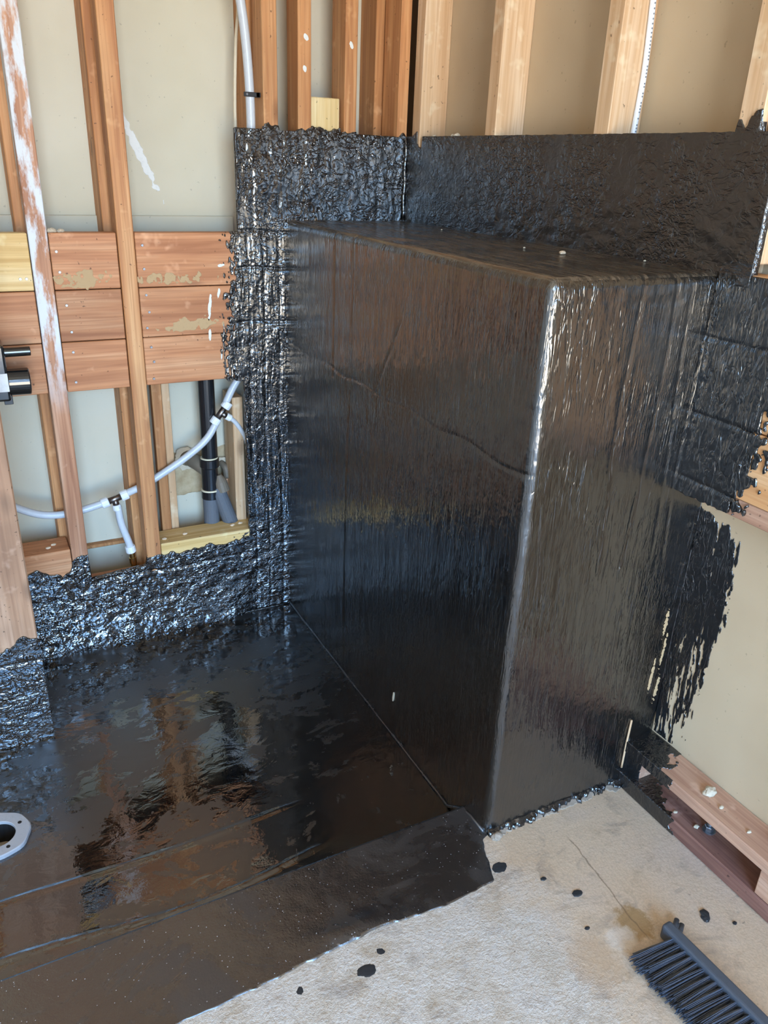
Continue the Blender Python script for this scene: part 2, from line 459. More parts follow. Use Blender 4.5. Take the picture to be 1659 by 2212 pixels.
def concrete():
    m = N('concrete_slab')
    a = m.noise(m.tc, 2.6, 4, 0.65, 0.4); b = m.noise(m.tc, 16.0, 5, 0.7); c = m.noise(m.tc, 120.0, 3, 0.75)
    sx = m.n('SeparateXYZ'); m.l(m.tc, sx.inputs[0])
    wob = m.math('ADD', sx.outputs['X'], m.math('MULTIPLY', m.math('SUBTRACT', m.noise(m.tc, 6.0, 5, 0.7), 0.5), 0.35))
    left = m.rng(wob, -0.30, -0.42)                                # the scraped, chalky part of the slab
    smooth_c = m.ramp(a, [(0.3, lin(206, 178, 146)), (0.5, lin(218, 192, 162)), (0.7, lin(208, 188, 170))])
    rough_c = m.ramp(b, [(0.3, lin(190, 172, 148)), (0.5, lin(214, 202, 186)), (0.7, lin(228, 221, 212))])
    col = m.mix(left, smooth_c, rough_c)
    col = m.mix(m.rng(b, 0.56, 0.72, 0.0, 0.6), col, lin(158, 134, 104))
    dk = m.noise(m.scaled((9.0, 14.0, 9.0)), 1.0, 4, 0.75, 0.6)
    col = m.mix(m.rng(dk, 0.54, 0.66, 0.0, 0.5), col, lin(146, 132, 118))
    gr = m.noise(m.tc, 240.0, 3, 0.7)
    col = m.mix(m.rng(gr, 0.35, 0.65, 0.30, 0.0), col, lin(140, 122, 104))
    spots = m.noise(m.tc, 70.0, 3, 0.6)
    col = m.mix(m.rng(spots, 0.70, 0.74, 0.0, 0.6), col, lin(92, 84, 78))
    # rust-yellow stain and a hairline crack, both with a shape of their own
    def disc(cx, cy, rx, ry):
        dx = m.math('DIVIDE', m.math('SUBTRACT', sx.outputs['X'], cx), rx); dy = m.math('DIVIDE', m.math('SUBTRACT', sx.outputs['Y'], cy), ry)
        q = m.math('ADD', m.math('MULTIPLY', dx, dx), m.math('MULTIPLY', dy, dy))
        return m.math('ADD', q, m.math('MULTIPLY', m.math('SUBTRACT', m.noise(m.tc, 45.0, 6, 0.75), 0.5), 3.2))
    col = m.mix(m.rng(disc(-0.213, -1.352, 0.034, 0.040), 1.1, 0.5, 0.0, 0.8), col, lin(160, 126, 76))
    col = m.mix(m.rng(disc(-0.258, -1.366, 0.030, 0.022), 1.1, 0.5, 0.0, 0.6), col, lin(224, 212, 196))
    col = m.mix(m.rng(disc(-0.33, -1.385, 0.05, 0.06), 1.0, 0.5, 0.0, 0.3), col, lin(170, 130, 84))
    wx = m.math('MULTIPLY', m.math('SUBTRACT', m.noise(m.tc, 30.0, 3), 0.5), 0.012)
    ln = m.math('ABSOLUTE', m.math('ADD', m.math('SUBTRACT', sx.outputs['X'], m.rng(sx.outputs['Y'], -1.16, -1.36, -0.195, -0.214)), wx))
    seg = m.math('MULTIPLY', m.rng(sx.outputs['Y'], -1.14, -1.16), m.rng(sx.outputs['Y'], -1.40, -1.37))
    col = m.mix(m.math('MULTIPLY', m.rng(ln, 0.0006, 0.0022, 0.65, 0.0), seg), col, lin(120, 96, 70))
    pit = m.noise(m.tc, 130.0, 4, 0.7)
    hgt = m.math('ADD', m.math('MULTIPLY', c, m.rng(left, 0, 1, 0.25, 1.0)), m.math('MULTIPLY', b, 0.6))
    hgt = m.math('ADD', hgt, m.math('MULTIPLY', m.rng(pit, 0.60, 0.72, 0.0, -0.35), left))
    nrm = m.bump(hgt, 0.8, 0.0036)
    m.set(Base_Color=col, Roughness=m.rng(left, 0, 1, 0.48, 0.72), Normal=nrm)
    return m.m
M['concrete'] = concrete()

M['pex'] = plastic('translucent_white_tube', lin(206, 210, 214), 0.28, 1.5, trans=0.4)
M['pex_ring'] = plastic('white_ring', lin(238, 240, 240), 0.35)
M['brass'] = plastic('brass', lin(196, 168, 112), 0.28, metallic=1.0)
M['fitting'] = plastic('grey_metal_fitting', lin(128, 122, 118), 0.3, metallic=1.0)
M['abs'] = plastic('black_drain_plastic', (0.012, 0.013, 0.015, 1), 0.24, 1.6)
M['abs_dusty'] = plastic('dusty_black_plastic', lin(98, 102, 108), 0.7, bumps=0.5)
M['cream'] = plastic('cream_glue', lin(226, 214, 182), 0.6)
M['grey_pipe'] = plastic('grey_brown_pipe', lin(120, 108, 92), 0.55)
M['copper'] = plastic('aged_copper', lin(168, 128, 96), 0.45, metallic=0.6)
M['cable'] = plastic('beige_cable', lin(222, 208, 180), 0.45)
M['cable_white'] = plastic('white_cable', lin(238, 242, 246), 0.4)
M['print'] = plastic('grey_print', lin(130, 134, 140), 0.5)
M['black_gloss'] = plastic('black_gloss_plastic', (0.010, 0.011, 0.012, 1), 0.12, 1.7)
M['black_matte'] = plastic('black_matte_plastic', (0.02, 0.02, 0.022, 1), 0.5)
M['white_label'] = plastic('white_label', lin(244, 246, 246), 0.4)
M['zinc'] = plastic('zinc', lin(140, 146, 154), 0.35, metallic=0.9)
M['drain'] = plastic('grey_drain_plastic', lin(178, 180, 184), 0.42, bumps=0.4)
M['dark'] = plastic('hole_shade_black', (0.008, 0.008, 0.008, 1), 0.8)  # near-black colour stands in for the shade inside the drain openings
M['brush_bar'] = plastic('charcoal_brush_plastic', lin(78, 84, 92), 0.4, bumps=0.1)
M['bristle'] = plastic('dark_grey_bristle', lin(74, 80, 92), 0.28, 1.8)
M['chip'] = plastic('pale_wood_chip', lin(226, 200, 168), 0.7, bumps=0.4)
M['crumb'] = plastic('pale_crumb', lin(206, 190, 164), 0.8, bumps=0.6)
M['mortar'] = plastic('dirty_mortar', lin(158, 142, 124), 0.8, bumps=0.6)
M['white_paint'] = plastic('white_paint_mark', lin(232, 232, 226), 0.6)
M['grey_smear'] = plastic('mud_smear', lin(190, 158, 116), 0.8)
M['black_blob'] = plastic('dried_black_drip', (0.03, 0.033, 0.036, 1), 0.35)

# ------------------------------------------------------------------ dimensions (metres), corner of the two framed walls at the origin
W, D, H, T = 0.342, 1.075, 1.070, 1.275      # partition: width, length, height; T = top of the black band
DRY_A, DRY_B = 0.19, 0.076
CEIL = 2.44
XL, YB = -2.35, -3.9
PAN_Z = -0.045

# ------------------------------------------------------------------ room shell
floor_bm = bmesh.new()
add_box(floor_bm, XL, 0.25, YB, -1.0, -0.16, 0.0)
add_box(floor_bm, -W + 0.01, 0.25, -1.0, 0.25, -0.16, 0.0)
add_box(floor_bm, XL, -W + 0.01, -1.0, 0.25, -0.16, -0.10)
tag(bm_obj('floor', floor_bm, M['concrete']), 'bare pale concrete slab with scraped patches and stains', kind='structure')
tag(box('ceiling', XL, 0.25, YB, 0.25, CEIL, CEIL + 0.05, M['plaster'], bevel=0), 'plain ceiling above the room', kind='structure')
tag(box('wall_left', XL - 0.05, XL, YB, 0.25, -0.1, CEIL, M['plaster'], bevel=0), 'plain wall on the left of the room', kind='structure')
wf = bmesh.new()
DX0, DX1, DZ = -1.90, -0.55, 2.12
add_box(wf, XL, DX0, YB - 0.12, YB, -0.1, CEIL); add_box(wf, DX1, 0.25, YB - 0.12, YB, -0.1, CEIL); add_box(wf, DX0, DX1, YB - 0.12, YB, DZ, CEIL)
tag(bm_obj('wall_front', wf, M['plaster']), 'wall behind the viewer with a wide open doorway', kind='structure')
dt = bmesh.new()
add_box(dt, DX0, DX0 + 0.06, YB - 0.13, YB + 0.015, 0, DZ, 0.003); add_box(dt, DX1 - 0.06, DX1, YB - 0.13, YB + 0.015, 0, DZ, 0.003); add_box(dt, DX0 + 0.06, DX1 - 0.06, YB - 0.13, YB + 0.015, DZ - 0.06, DZ, 0.003)
tag(bm_obj('trim_1', dt, M['white_label']), 'white frame of the open doorway', kind='structure')

# ------------------------------------------------------------------ wall_back: drywall seen between framing
wall_back = tag(box('wall_back', XL, 0.25, DRY_A, DRY_A + 0.013, -0.1, CEIL, M['drywall_a'], bevel=0), 'grey paper-faced drywall behind the orange framing', kind='structure')
box('drywall_ledge', XL, -0.42, DRY_A - 0.012, DRY_A, 0.70, 1.066, M['drywall_a'], wall_back, 0.002)
# front studs  (x0, x1, depth, z0, material)
for x0, x1, dep, z0, mt in ((-0.947, -0.907, 0.062, 0.155, 'wood_a_paint'), (-0.756, -0.718, 0.062, 0.150, 'wood_a'),
                            (-0.392, -0.356, 0.072, 1.0, 'wood_a'), (-0.304, -0.270, 0.072, 1.0, 'wood_a'), (-0.181, -0.148, 0.080, 1.0, 'wood_a'), (-0.030, -0.001, 0.088, 1.0, 'wood_a')):
    box('stud', x0, x1, 0.0, dep, z0, CEIL, M[mt], wall_back, 0.0015)
for x0, x1, z0, z1 in ((-0.964, -0.926, 0.02, CEIL), (-0.770, -0.736, 0.02, CEIL), (-0.398, -0.362, 0.02, CEIL), (-0.050, -0.012, 1.0, CEIL)):
    box('rear_stud', x0, x1, 0.098, DRY_A, z0, z1, M['wood_rear'], wall_back, 0.0015)
box('rear_stud', -0.690, -0.664, 0.092, 0.118, 0.185, 0.72, M['wood_rear'], wall_back, 0.0015)
box('rear_stud', -0.662, -0.641, 0.100, 0.140, 0.185, 0.72, M['wood_b'], wall_back, 0.0015)
box('rear_stud', -0.476, -0.446, 0.075, 0.165, 0.19, 0.60, M['wood_b'], wall_back, 0.0015)
# plank blocking between the studs
rows = ((0.9155, 1.040), (0.7955, 0.9135), (0.674, 0.7935))
bays = ((-1.318, -0.949), (-0.905, -0.758), (-0.716, -0.350))
plank_of = {}
for ri, (z0, z1) in enumerate(rows):
    for bi, (x0, x1) in enumerate(bays):
        mt = 'wood_yellow_x' if (ri == 0 and bi == 0) else 'wood_ax'
        dz = random.uniform(-0.0015, 0.0015)
        plank_of[ri, bi] = box('plank', x0, x1, 0.004 + random.uniform(0, 0.002), 0.042, z0, z1 + dz * 0.3, M[mt], wall_back, 0.0015)
for x0, x1 in ((-1.358, -1.320), (-1.758, -1.720), (-2.158, -2.120)):
    box('stud', x0, x1, 0.0, 0.062, 0.150, CEIL, M['wood_a'], wall_back, 0.0015)
for x0, x1 in ((-1.718, -1.360), (-2.118, -1.760), (XL, -2.160)):
    box('sill_block', x0, x1, 0.003, 0.090, 0.152, 0.240, M['wood_ax'], wall_back, 0.002)
# base boards behind the coating and sill blocks
box('base_board', XL, -0.340, 0.012, 0.050, -0.10, 0.150, M['wood_ax'], wall_back, 0.001)
box('sill_block', -1.318, -0.949, 0.003, 0.090, 0.152, 0.256, M['wood_ax'], wall_back, 0.002)
box('sill_block', -0.716, -0.350, 0.003, 0.090, 0.152, 0.226, M['wood_yellow_x'], wall_back, 0.002)
box('rear_plate', XL, -0.30, 0.168, DRY_A, 0.168, 0.178, M['wood_rear'], wall_back, 0.002)
box('short_block', -0.268, -0.1895, 0.010, 0.045, 1.0, 1.353, M['wood_yellow_z'], wall_back, 0.002)
# screws in the planks
sbm = bmesh.new()
bmesh.ops.create_cone(sbm, cap_ends=True, segments=10, radius1=0.0034, radius2=0.0028, depth=0.002, matrix=Matrix.Rotation(math.pi / 2, 4, 'X'))
screw_me = bpy.data.meshes.new('screw'); sbm.to_mesh(screw_me); sbm.free(); screw_me.materials.append(M['zinc'])
for (ri, bi), pts in {(0, 0): ((-0.975, 0.942), (-0.962, 0.942)), (0, 1): ((-0.892, 1.000), (-0.890, 0.955)), (0, 2): ((-0.700, 1.012), (-0.700, 0.958)), (1, 1): ((-0.884, 0.880), (-0.880, 0.818)),
                      (1, 2): ((-0.700, 0.897), (-0.696, 0.856), (-0.704, 0.818)), (2, 1): ((-0.882, 0.770), (-0.884, 0.697)), (2, 2): ((-0.698, 0.770), (-0.694, 0.733), (-0.698, 0.690))}.items():
    for x, z in pts:
        s = bpy.data.objects.new('screw', screw_me); COL.objects.link(s); s.parent = plank_of[ri, bi]
        s.location = (x, 0.0035, z)

# black coating on wall_back
tx = [-1.10, -1.062, -1.03, -1.00, -0.975, -0.955, -0.949, -0.947, -0.907, -0.905, -0.760, -0.757, -0.718, -0.714, -0.64, -0.60, -0.56, -0.52, -0.50, -0.46, -0.30]
tz = [0.200, 0.205, 0.212, 0.195, 0.186, 0.200, 0.215, 0.228, 0.232, 0.160, 0.172, 0.196, 0.200, 0.196, 0.190, 0.202, 0.192, 0.196, 0.200, 0.205, 0.205]
studs_up = ((-0.392, -0.356, 0.022), (-0.304, -0.268, 0.012), (-0.268, -0.19, 0.022), (-0.181, -0.148, 0.012), (-0.030, -0.004, 0.018))
def f_back(u, v):
    jag = fbm(u * 48, v * 30, 3, 4)
    rag = np.where((u > -0.905) & (u < -0.759), 0.004, 0.026)
    base = np.minimum(np.interp(u, tx, tz) + jag * rag - v, v + 0.06)
    lft = np.where(v < 0.668, -0.4625 + 0.002 * jag, np.where(v < 1.043, np.interp(v, [0.668, 0.70, 0.79, 0.80, 0.86, 0.913, 0.917, 0.98, 1.043], [-0.496, -0.502, -0.508, -0.498, -0.494, -0.492, -0.492, -0.488, -0.484]), -0.4655 + 0.002 * jag))
    ragged = (v >= 0.668) & (v < 1.043)
    # gaps in the coat where it only caught the high spots of the planks
    gap = fbm(u * 190, v * 90, 31, 4)
    lft2 = np.where(ragged, lft + 0.10 * gap, lft)
    strip = np.minimum(u - lft2, v + 0.06)
    tp = np.full_like(u, T)
    for a, b, hgt in studs_up:
        tp = np.where((u > a) & (u < b), T + hgt * np.clip(0.4 + 1.6 * fbm(u * 70, v * 50, 9, 3), 0, 1.2), tp)
    strip = np.minimum(strip, tp + 0.005 * jag - v)
    strip = np.minimum(strip, np.where(v < H - 0.02, -0.325 - u, 0.002 - u))
    return np.maximum(base, strip) * 1.0
def r_back(u, v):
    low = np.clip((0.35 - v) / 0.2, 0, 1)                             # at the foot the coat lies in thicker, sideways folds
    h = 0.0070 * fbm(u * 42, v * 62, 5, 3) * low + 0.0042 * fbm(u * 75, v * 18, 6, 3) * (1 - low)
    for gx, wd in ((-0.444, 0.0035), (-0.404, 0.003), (-0.362, 0.004)):
        h = h - 0.0018 * np.exp(-((u - gx - 0.003 * np.sin(v * 9)) / wd) ** 2) * (v < 1.04)
    for gz in (1.043, 0.955, 0.82):
        h = h - 0.0022 * np.exp(-((v - gz - 0.003 * np.sin(u * 40)) / 0.003) ** 2) * (u < -0.34)
    h = h - 0.003 * np.exp(-((v - 0.152 - 0.004 * np.sin(u * 21)) / 0.004) ** 2) * (u < -0.46) * (u > -0.9)
    h = h + 0.014 * np.clip((0.11 - v) / 0.15, 0, 1) ** 1.5 * np.clip((-0.46 - u) / 0.06, 0, 1)
    return h + 0.0035
tag(sheet('membrane', f_back, XL + 0.01, 0.003, -0.062, 1.32, 0.0031, emb_back(0.0), 0.0115, r_back, M['mem_back'], wall_back), 'glossy wrinkled black waterproofing coat')
tube('corner_bead', [(-0.006 + 0.0015 * math.sin(i * 1.7), -0.007, 1.072 + i * 0.02) for i in range(11)], 0.0045, M['mem_back'], wall_back, 6)
# thin runs and splashes of coating on the planks and the sill block
def f_runs(u, v):
    n = fbm(u * 260, v * 40, 41, 3)
    run = 0.0016 - np.abs(u + 0.5125 + 0.0012 * np.sin(v * 60)) + 0.004 * n
    run = np.minimum(run, np.minimum(v - 0.685, 0.845 - v))
    sp = 0.34 * fbm(u * 120, v * 120, 43, 3) - 0.055 - np.abs(u + 0.475) * 0.9 - np.abs(v - 0.214) * 1.6
    sp = np.minimum(sp, 0.223 - v)
    return np.maximum(run, sp * 0.1)
sheet('coating_run', f_runs, -0.53, -0.455, 0.17, 0.86, 0.0016, emb_back(0.0015), 0.003, None, M['mem_back'], wall_back)
# white paint flicks and mud smears on the planks, a long scrape on the drywall
def smear(name, cx, cz, rx, rz, ang, y, mat, seed, freq=120, amp=1.2, parent=wall_back, emb=None):
    ca, sa = math.cos(ang), math.sin(ang)
    def f(u, v):
        a = (u - cx) * ca + (v - cz) * sa; b = -(u - cx) * sa + (v - cz) * ca
        return 1.0 - (a / rx) ** 2 - (b / rz) ** 2 + amp * 2.0 * fbm(u * freq, v * freq, seed, 3)
    r = max(rx, rz) * 1.7
    return sheet(name, f, cx - r, cx + r, cz - r, cz + r, max(0.0012, r / 50), (emb or emb_back)(y), 0.0008, None, mat, parent)
smear('paint_mark', -0.545, 0.862, 0.004, 0.030, -0.12, 0.0034, M['white_paint'], 1)
smear('paint_mark', -0.548, 0.795, 0.003, 0.016, -0.05, 0.0034, M['white_paint'], 2)
smear('paint_mark', -0.512, 0.962, 0.010, 0.004, 0.3, 0.0034, M['white_paint'], 3)
smear('paint_mark', -0.521, 0.893, 0.003, 0.014, -0.2, 0.0034, M['white_paint'], 4)
smear('paint_mark', -0.520, 0.738, 0.0025, 0.016, -0.1, 0.0034, M['white_paint'], 5)
smear('mud_smear', -0.62, 0.935, 0.075, 0.012, 0.02, 0.0034, M['grey_smear'], 6, 90, 2.6)
smear('mud_smear', -0.60, 0.822, 0.070, 0.014, 0.04, 0.0034, M['grey_smear'], 7, 90, 2.6)
smear('mud_smear', -0.845, 0.938, 0.050, 0.016, 0.02, 0.0034, M['grey_smear'], 8, 90, 2.6)
smear('scrape', -0.655, 1.22, 0.010, 0.115, 0.42, DRY_A - 0.001, M['white_paint'], 9, 90, 1.3)
for i, (px, pz) in enumerate(((-0.283, 1.475), (-0.287, 1.41), (-0.165, 1.47))):
    smear('paint_mark', px, pz, 0.005, 0.008, 0.4, -0.0004, M['white_paint'], 20 + i, 160, 0.9)

# ------------------------------------------------------------------ wall_right: tan drywall and pale framing
wall_right = tag(box('wall_right', DRY_B, DRY_B + 0.013, YB, 0.25, -0.05, CEIL, M['drywall_b'], bevel=0), 'tan paper-faced drywall between pale framing', kind='structure')
for y1, y0 in ((-0.026, -0.066), (-0.360, -0.400), (-0.722, -0.762), (-1.050, -1.094), (-1.55, -1.59), (-1.96, -2.0)):
    box('stud', 0.0, DRY_B, y0, y1, H if y0 > -1.3 else 0.034, CEIL, M['wood_b'], wall_right, 0.0015)
box('stud', 0.010, DRY_B, -1.136, -1.098, H + 0.02, CEIL, M['wood_b'], wall_right, 0.0015)
for z0, z1, mt, xx in ((0.968, 1.074, 'wood_by', 0.0), (0.8395, 0.966, 'wood_by', 0.001), (0.7215, 0.8375, 'wood_by', 0.0), (0.687, 0.7195, 'wood_plate', 0.003)):
    box('plank', xx, 0.040, -1.548, -1.070, z0, z1, M[mt], wall_right, 0.0015)
box('sill_plate', 0.0, DRY_B, -1.548, -1.075, 0.0, 0.034, M['wood_red'], wall_right, 0.003)
box('raised_plate', 0.0, DRY_B, -1.548, -1.075, 0.092, 0.117, M['wood_plate'], wall_right, 0.002)
box('cripple_block', 0.003, 0.060, -1.462, -1.418, 0.034, 0.092, M['wood_plate'], wall_right, 0.002)
box('cripple_block', 0.020, DRY_B, -1.112, -1.078, 0.034, 0.092, M['wood_plate'], wall_right, 0.002)

# coating on wall_right: upper band, planks, drywall below, the two plates.  u = -y
def f_band(u, v):
    jag = fbm(u * 100, v * 60, 13, 4)
    tp = T + 0.003 * jag + 0.0015
    s4 = (u > 1.052) & (u < 1.093)
    tp = np.where(s4, T + 0.018 + 0.09 * fbm(u * 75, v * 20, 17, 4), tp)
    tp = np.where((u > 0.03) & (u < 0.062), T + 0.016 * np.clip((u - 0.03) / 0.03, 0, 1), tp)
    tp = np.where((u > 0.055) & (u < 0.085), np.minimum(tp, T - 0.022 + 0.04 * jag), tp)
    return np.minimum(np.minimum(tp - v, v - 1.055), np.minimum(1.136 + 0.002 * jag - u, u + 0.003))
def r_band(u, v):
    wild = np.clip((u - 0.25) / 0.2, 0, 1) * np.clip((1.19 - v) / 0.08, 0.15, 1)
    return 0.0030 + 0.0050 * fbm(u * 24, v * 46, 21, 4) * wild + 0.0008 * fbm(u * 60, v * 60, 22, 3)
tag(sheet('membrane', f_band, -0.003, 1.14, 1.055, 1.34, 0.0032, emb_right(0.0), 0.011, r_band, M['mem_right'], wall_right), 'dull black waterproofing band')
def f_planks(u, v):
    edge = np.interp(v, [0.68, 0.72, 0.735, 0.80, 0.84, 0.90, 1.0, 1.075], [1.196, 1.198, 1.205, 1.218, 1.214, 1.226, 1.262, 1.36])
    spk = fbm(u * 150, v * 75, 27, 4)
    d = edge - u
    d = np.where(d < 0.055, d + 0.11 * (spk + 0.06), d)
    seam = np.minimum(np.abs(v - 0.838), np.abs(v - 0.7205)) - 0.0016
    out = np.minimum(np.minimum(d, v - (0.690 + 0.006 * fbm(u * 160, u * 0, 29, 3))), 1.073 - v)
    return np.where((u > 1.178) & (seam < 0), -0.001, out)
def r_planks(u, v):
    h = 0.0034 + 0.0030 * fbm(u * 80, v * 26, 25, 3)
    for z in (0.967, 0.838, 0.7205):
        h = h - 0.0018 * np.exp(-((v - z) / 0.0032) ** 2)
    return h
sheet('membrane', f_planks, 1.072, 1.42, 0.684, 1.076, 0.0026, emb_right(0.0), 0.0035, r_planks, M['mem_planks'], wall_right)
def f_dry(u, v):
    n1 = fbm(u * 150 + v * 12, v * 13, 51, 4); n2 = fbm(u * 300, v * 70, 53, 3); n3 = fbm(u * 30, v * 14, 55, 3)
    edge = np.interp(v, [0.08, 0.14, 0.20, 0.26, 0.34, 0.44, 0.52, 0.60, 0.632, 0.65], [1.135, 1.150, 1.165, 1.155, 1.162, 1.177, 1.180, 1.172, 1.140, 1.03])
    cover = np.interp(v, [0.10, 0.17, 0.25, 0.33, 0.42, 0.50, 0.7], [-0.004, -0.002, 0.006, 0.020, 0.034, 0.046, 0.05])
    cover = cover + np.where(u < 1.10, 0.022, 0.0)
    holes = cover + 0.16 * n1 + 0.07 * n2 + 0.05 * n3
    d = (edge - u) + 0.055 * n1 + 0.03 * n2
    # bare paper just under the planks
    d = np.minimum(d, 0.645 - 0.35 * np.clip(u - 1.075, 0, 1) + 0.05 * n1 - v)
    return np.minimum(np.minimum(d, holes), v - 0.122)
sheet('membrane_smear', f_dry, 1.06, 1.25, 0.118, 0.66, 0.0015, emb_right(DRY_B), 0.0012, lambda u, v: 0.0012 + 0.0012 * fbm(u * 90, v * 40, 57, 3), M['mem_planks'], wall_right)
emb_plate = lambda z: (lambda u, v, h: np.stack([v, -u, z + h], 1) if True else None)
def f_ptop(u, v):                       # u = -y, v = x (mirrored below so that it faces up)
    return np.minimum(1.175 - 0.55 * np.abs(v - 0.02) + 0.08 * fbm(u * 90, v * 60, 61, 4) - u, u - 1.074)
def emb_top(z):
    return lambda u, v, h: np.stack([v, -u, np.full_like(u, z) + h], 1)
def up_sheet(name, f, u0, u1, v0, v1, res, z, mat, parent):
    g = lambda a, b: f(-b, a)           # a = x, b = y
    return sheet(name, g, v0, v1, -u1, -u0, res, emb_up(z), 0.001, lambda a, b: 0.0012 + 0.0012 * fbm(a * 80, b * 80, 63, 3), mat, parent)
up_sheet('membrane_smear', f_ptop, 1.072, 1.27, 0.0, DRY_B, 0.002, 0.117, M['mem_planks'], wall_right)
up_sheet('membrane_smear', lambda u, v: np.minimum(1.215 - 1.5 * v + 0.07 * fbm(u * 100, v * 70, 67, 4) - u, u - 1.074), 1.072, 1.28, 0.0, DRY_B, 0.002, 0.034, M['mem_planks'], wall_right)
sheet('membrane_smear', lambda u, v: np.minimum(1.212 + 0.05 * fbm(u * 120, v * 90, 69, 4) - u, np.minimum(v - 0.093, 0.118 - v)), 1.072, 1.25, 0.090, 0.119, 0.0015, emb_right(0.0), 0.001, lambda u, v: 0.0012 + 0 * u, M['mem_planks'], wall_right)
sheet('membrane_smear', lambda u, v: np.minimum(1.225 + 0.05 * fbm(u * 120, v * 90, 71, 4) - u, np.minimum(v - 0.002, 0.035 - v)), 1.072, 1.26, 0.0, 0.036, 0.0015, emb_right(0.0), 0.001, lambda u, v: 0.0016 + 0 * u, M['mem_planks'], wall_right)
sheet('membrane_smear', lambda u, v: np.minimum(1.112 + 0.01 * fbm(u * 120, v * 90, 73, 4) - u, np.minimum(v - 0.033, 0.094 - v)), 1.072, 1.13, 0.030, 0.096, 0.0015, emb_right(0.019), 0.001, lambda u, v: 0.0012 + 0 * u, M['mem_planks'], wall_right)

# ------------------------------------------------------------------ the low partition, coated all over
def rounded_block(name, x0, x1, y0, y1, z0, z1, step, radius, mats, disp):
    """left face (x0), end face (y0) and top (z1) of a block with softened edges; one welded skin"""
    nx, ny, nz = [max(2, int(round((b - a) / step))) for a, b in ((x0, x1), (y0, y1), (z0, z1))]
    gx, gy, gz = np.linspace(x0, x1, nx + 1), np.linspace(y0, y1, ny + 1), np.linspace(z0, z1, nz + 1)
    enc = lambda i, j, k: (i * (ny + 1) + j) * (nz + 1) + k
    quads = []; mi = []
    def grid(fn, n1, n2, m):
        a, b = np.meshgrid(np.arange(n1), np.arange(n2), indexing='ij'); a = a.ravel(); b = b.ravel()
        quads.append(np.stack([fn(a, b), fn(a + 1, b), fn(a + 1, b + 1), fn(a, b + 1)], 1)); mi.append(np.full(len(a), m))
    grid(lambda a, b: enc(0, ny - a, b), ny, nz, 0)          # left, faces -x
    grid(lambda a, b: enc(a, 0, b), nx, nz, 0)               # end, faces -y
    grid(lambda a, b: enc(a, b, nz), nx, ny, 1)              # top
    grid(lambda a, b: enc(nx, a, b), ny, nz, 0)              # right, buried in the framing
    Q = np.concatenate(quads, 0); MI = np.concatenate(mi)
    ids, inv = np.unique(Q.ravel(), return_inverse=True)
    k_ = ids % (nz + 1); j_ = (ids // (nz + 1)) % (ny + 1); i_ = ids // ((nz + 1) * (ny + 1))
    P = np.stack([gx[i_], gy[j_], gz[k_]], 1)
    c = P.copy()
    c[:, 0] = np.maximum(P[:, 0], x0 + radius); c[:, 1] = np.maximum(P[:, 1], y0 + radius); c[:, 2] = np.minimum(P[:, 2], z1 - radius)
    dlt = P - c; ln = np.linalg.norm(dlt, axis=1); ok = ln > 1e-9
    Pn = P.copy(); nrm = np.zeros_like(P)
    nrm[ok] = dlt[ok] / ln[ok][:, None]
    Pn[ok] = c[ok] + nrm[ok] * radius
    Pn = Pn + nrm * disp(P, nrm)[:, None]
    o = mesh_obj(name, Pn, inv.reshape(Q.shape).tolist(), mats[0], None, True)
    o.data.materials.append(mats[1])
    o.data.polygons.foreach_set('material_index', MI.astype(int))
    return o
def pony_disp(P, nrm):
    x, y, z = P[:, 0], P[:, 1], P[:, 2]
    side = np.abs(nrm[:, 0]); end = np.abs(nrm[:, 1])
    h = side * 0.0016 * fbm(y * 70, z * 7, 81, 4) + end * 0.0018 * fbm(x * 75 + z * 8, z * 9, 83, 4)
    h = h + (side + end) * 0.0014 * fbm(y * 9 + x * 9, z * 6, 85, 3)
    # taped seams: two long vertical ones near the back, one level ridge, a slanting scratch
    for gy, zt in ((-0.305, 0.74), (-0.400, -1.0)):
        h = h - side * 0.0022 * np.exp(-((y - gy - 0.006 * np.sin(z * 5)) / 0.0032) ** 2) * (z > zt)
    h = h - side * 0.0013 * np.exp(-((z - 0.762 + 0.004 * np.sin(y * 30)) / 0.003) ** 2)
    t = np.clip((y + 0.633) / 0.114, 0, 1)
    h = h - side * 0.0022 * np.exp(-((z - (0.934 - 0.184 * t)) / 0.004) ** 2) * (y > -0.635) * (y < -0.517)
    for gx in (-0.16, -0.10, -0.045, 0.0):
        h = h - end * 0.0018 * np.exp(-((x - gx - 0.012 * np.sin(z * 6 + gx * 40)) / 0.003) ** 2) * (z > 0.55)
    h = h + (nrm[:, 2] > 0.9) * 0.0006 * fbm(x * 90, y * 8, 87, 3)
    # the coat is lumpy where it laps over the upper edge of the end face
    h = h + end * (z > H - 0.05) * 0.003 * fbm(x * 70, z * 70, 89, 3)
    return h
pony = rounded_block('wall_partition', -W, DRY_B - 0.001, -D, 0.012, -0.07, H, 0.0036, 0.017, (M['mem_pony'], M['mem_ledge']), pony_disp)
tag(pony, 'low thick partition wall coated in glossy black waterproofing', kind='structure')
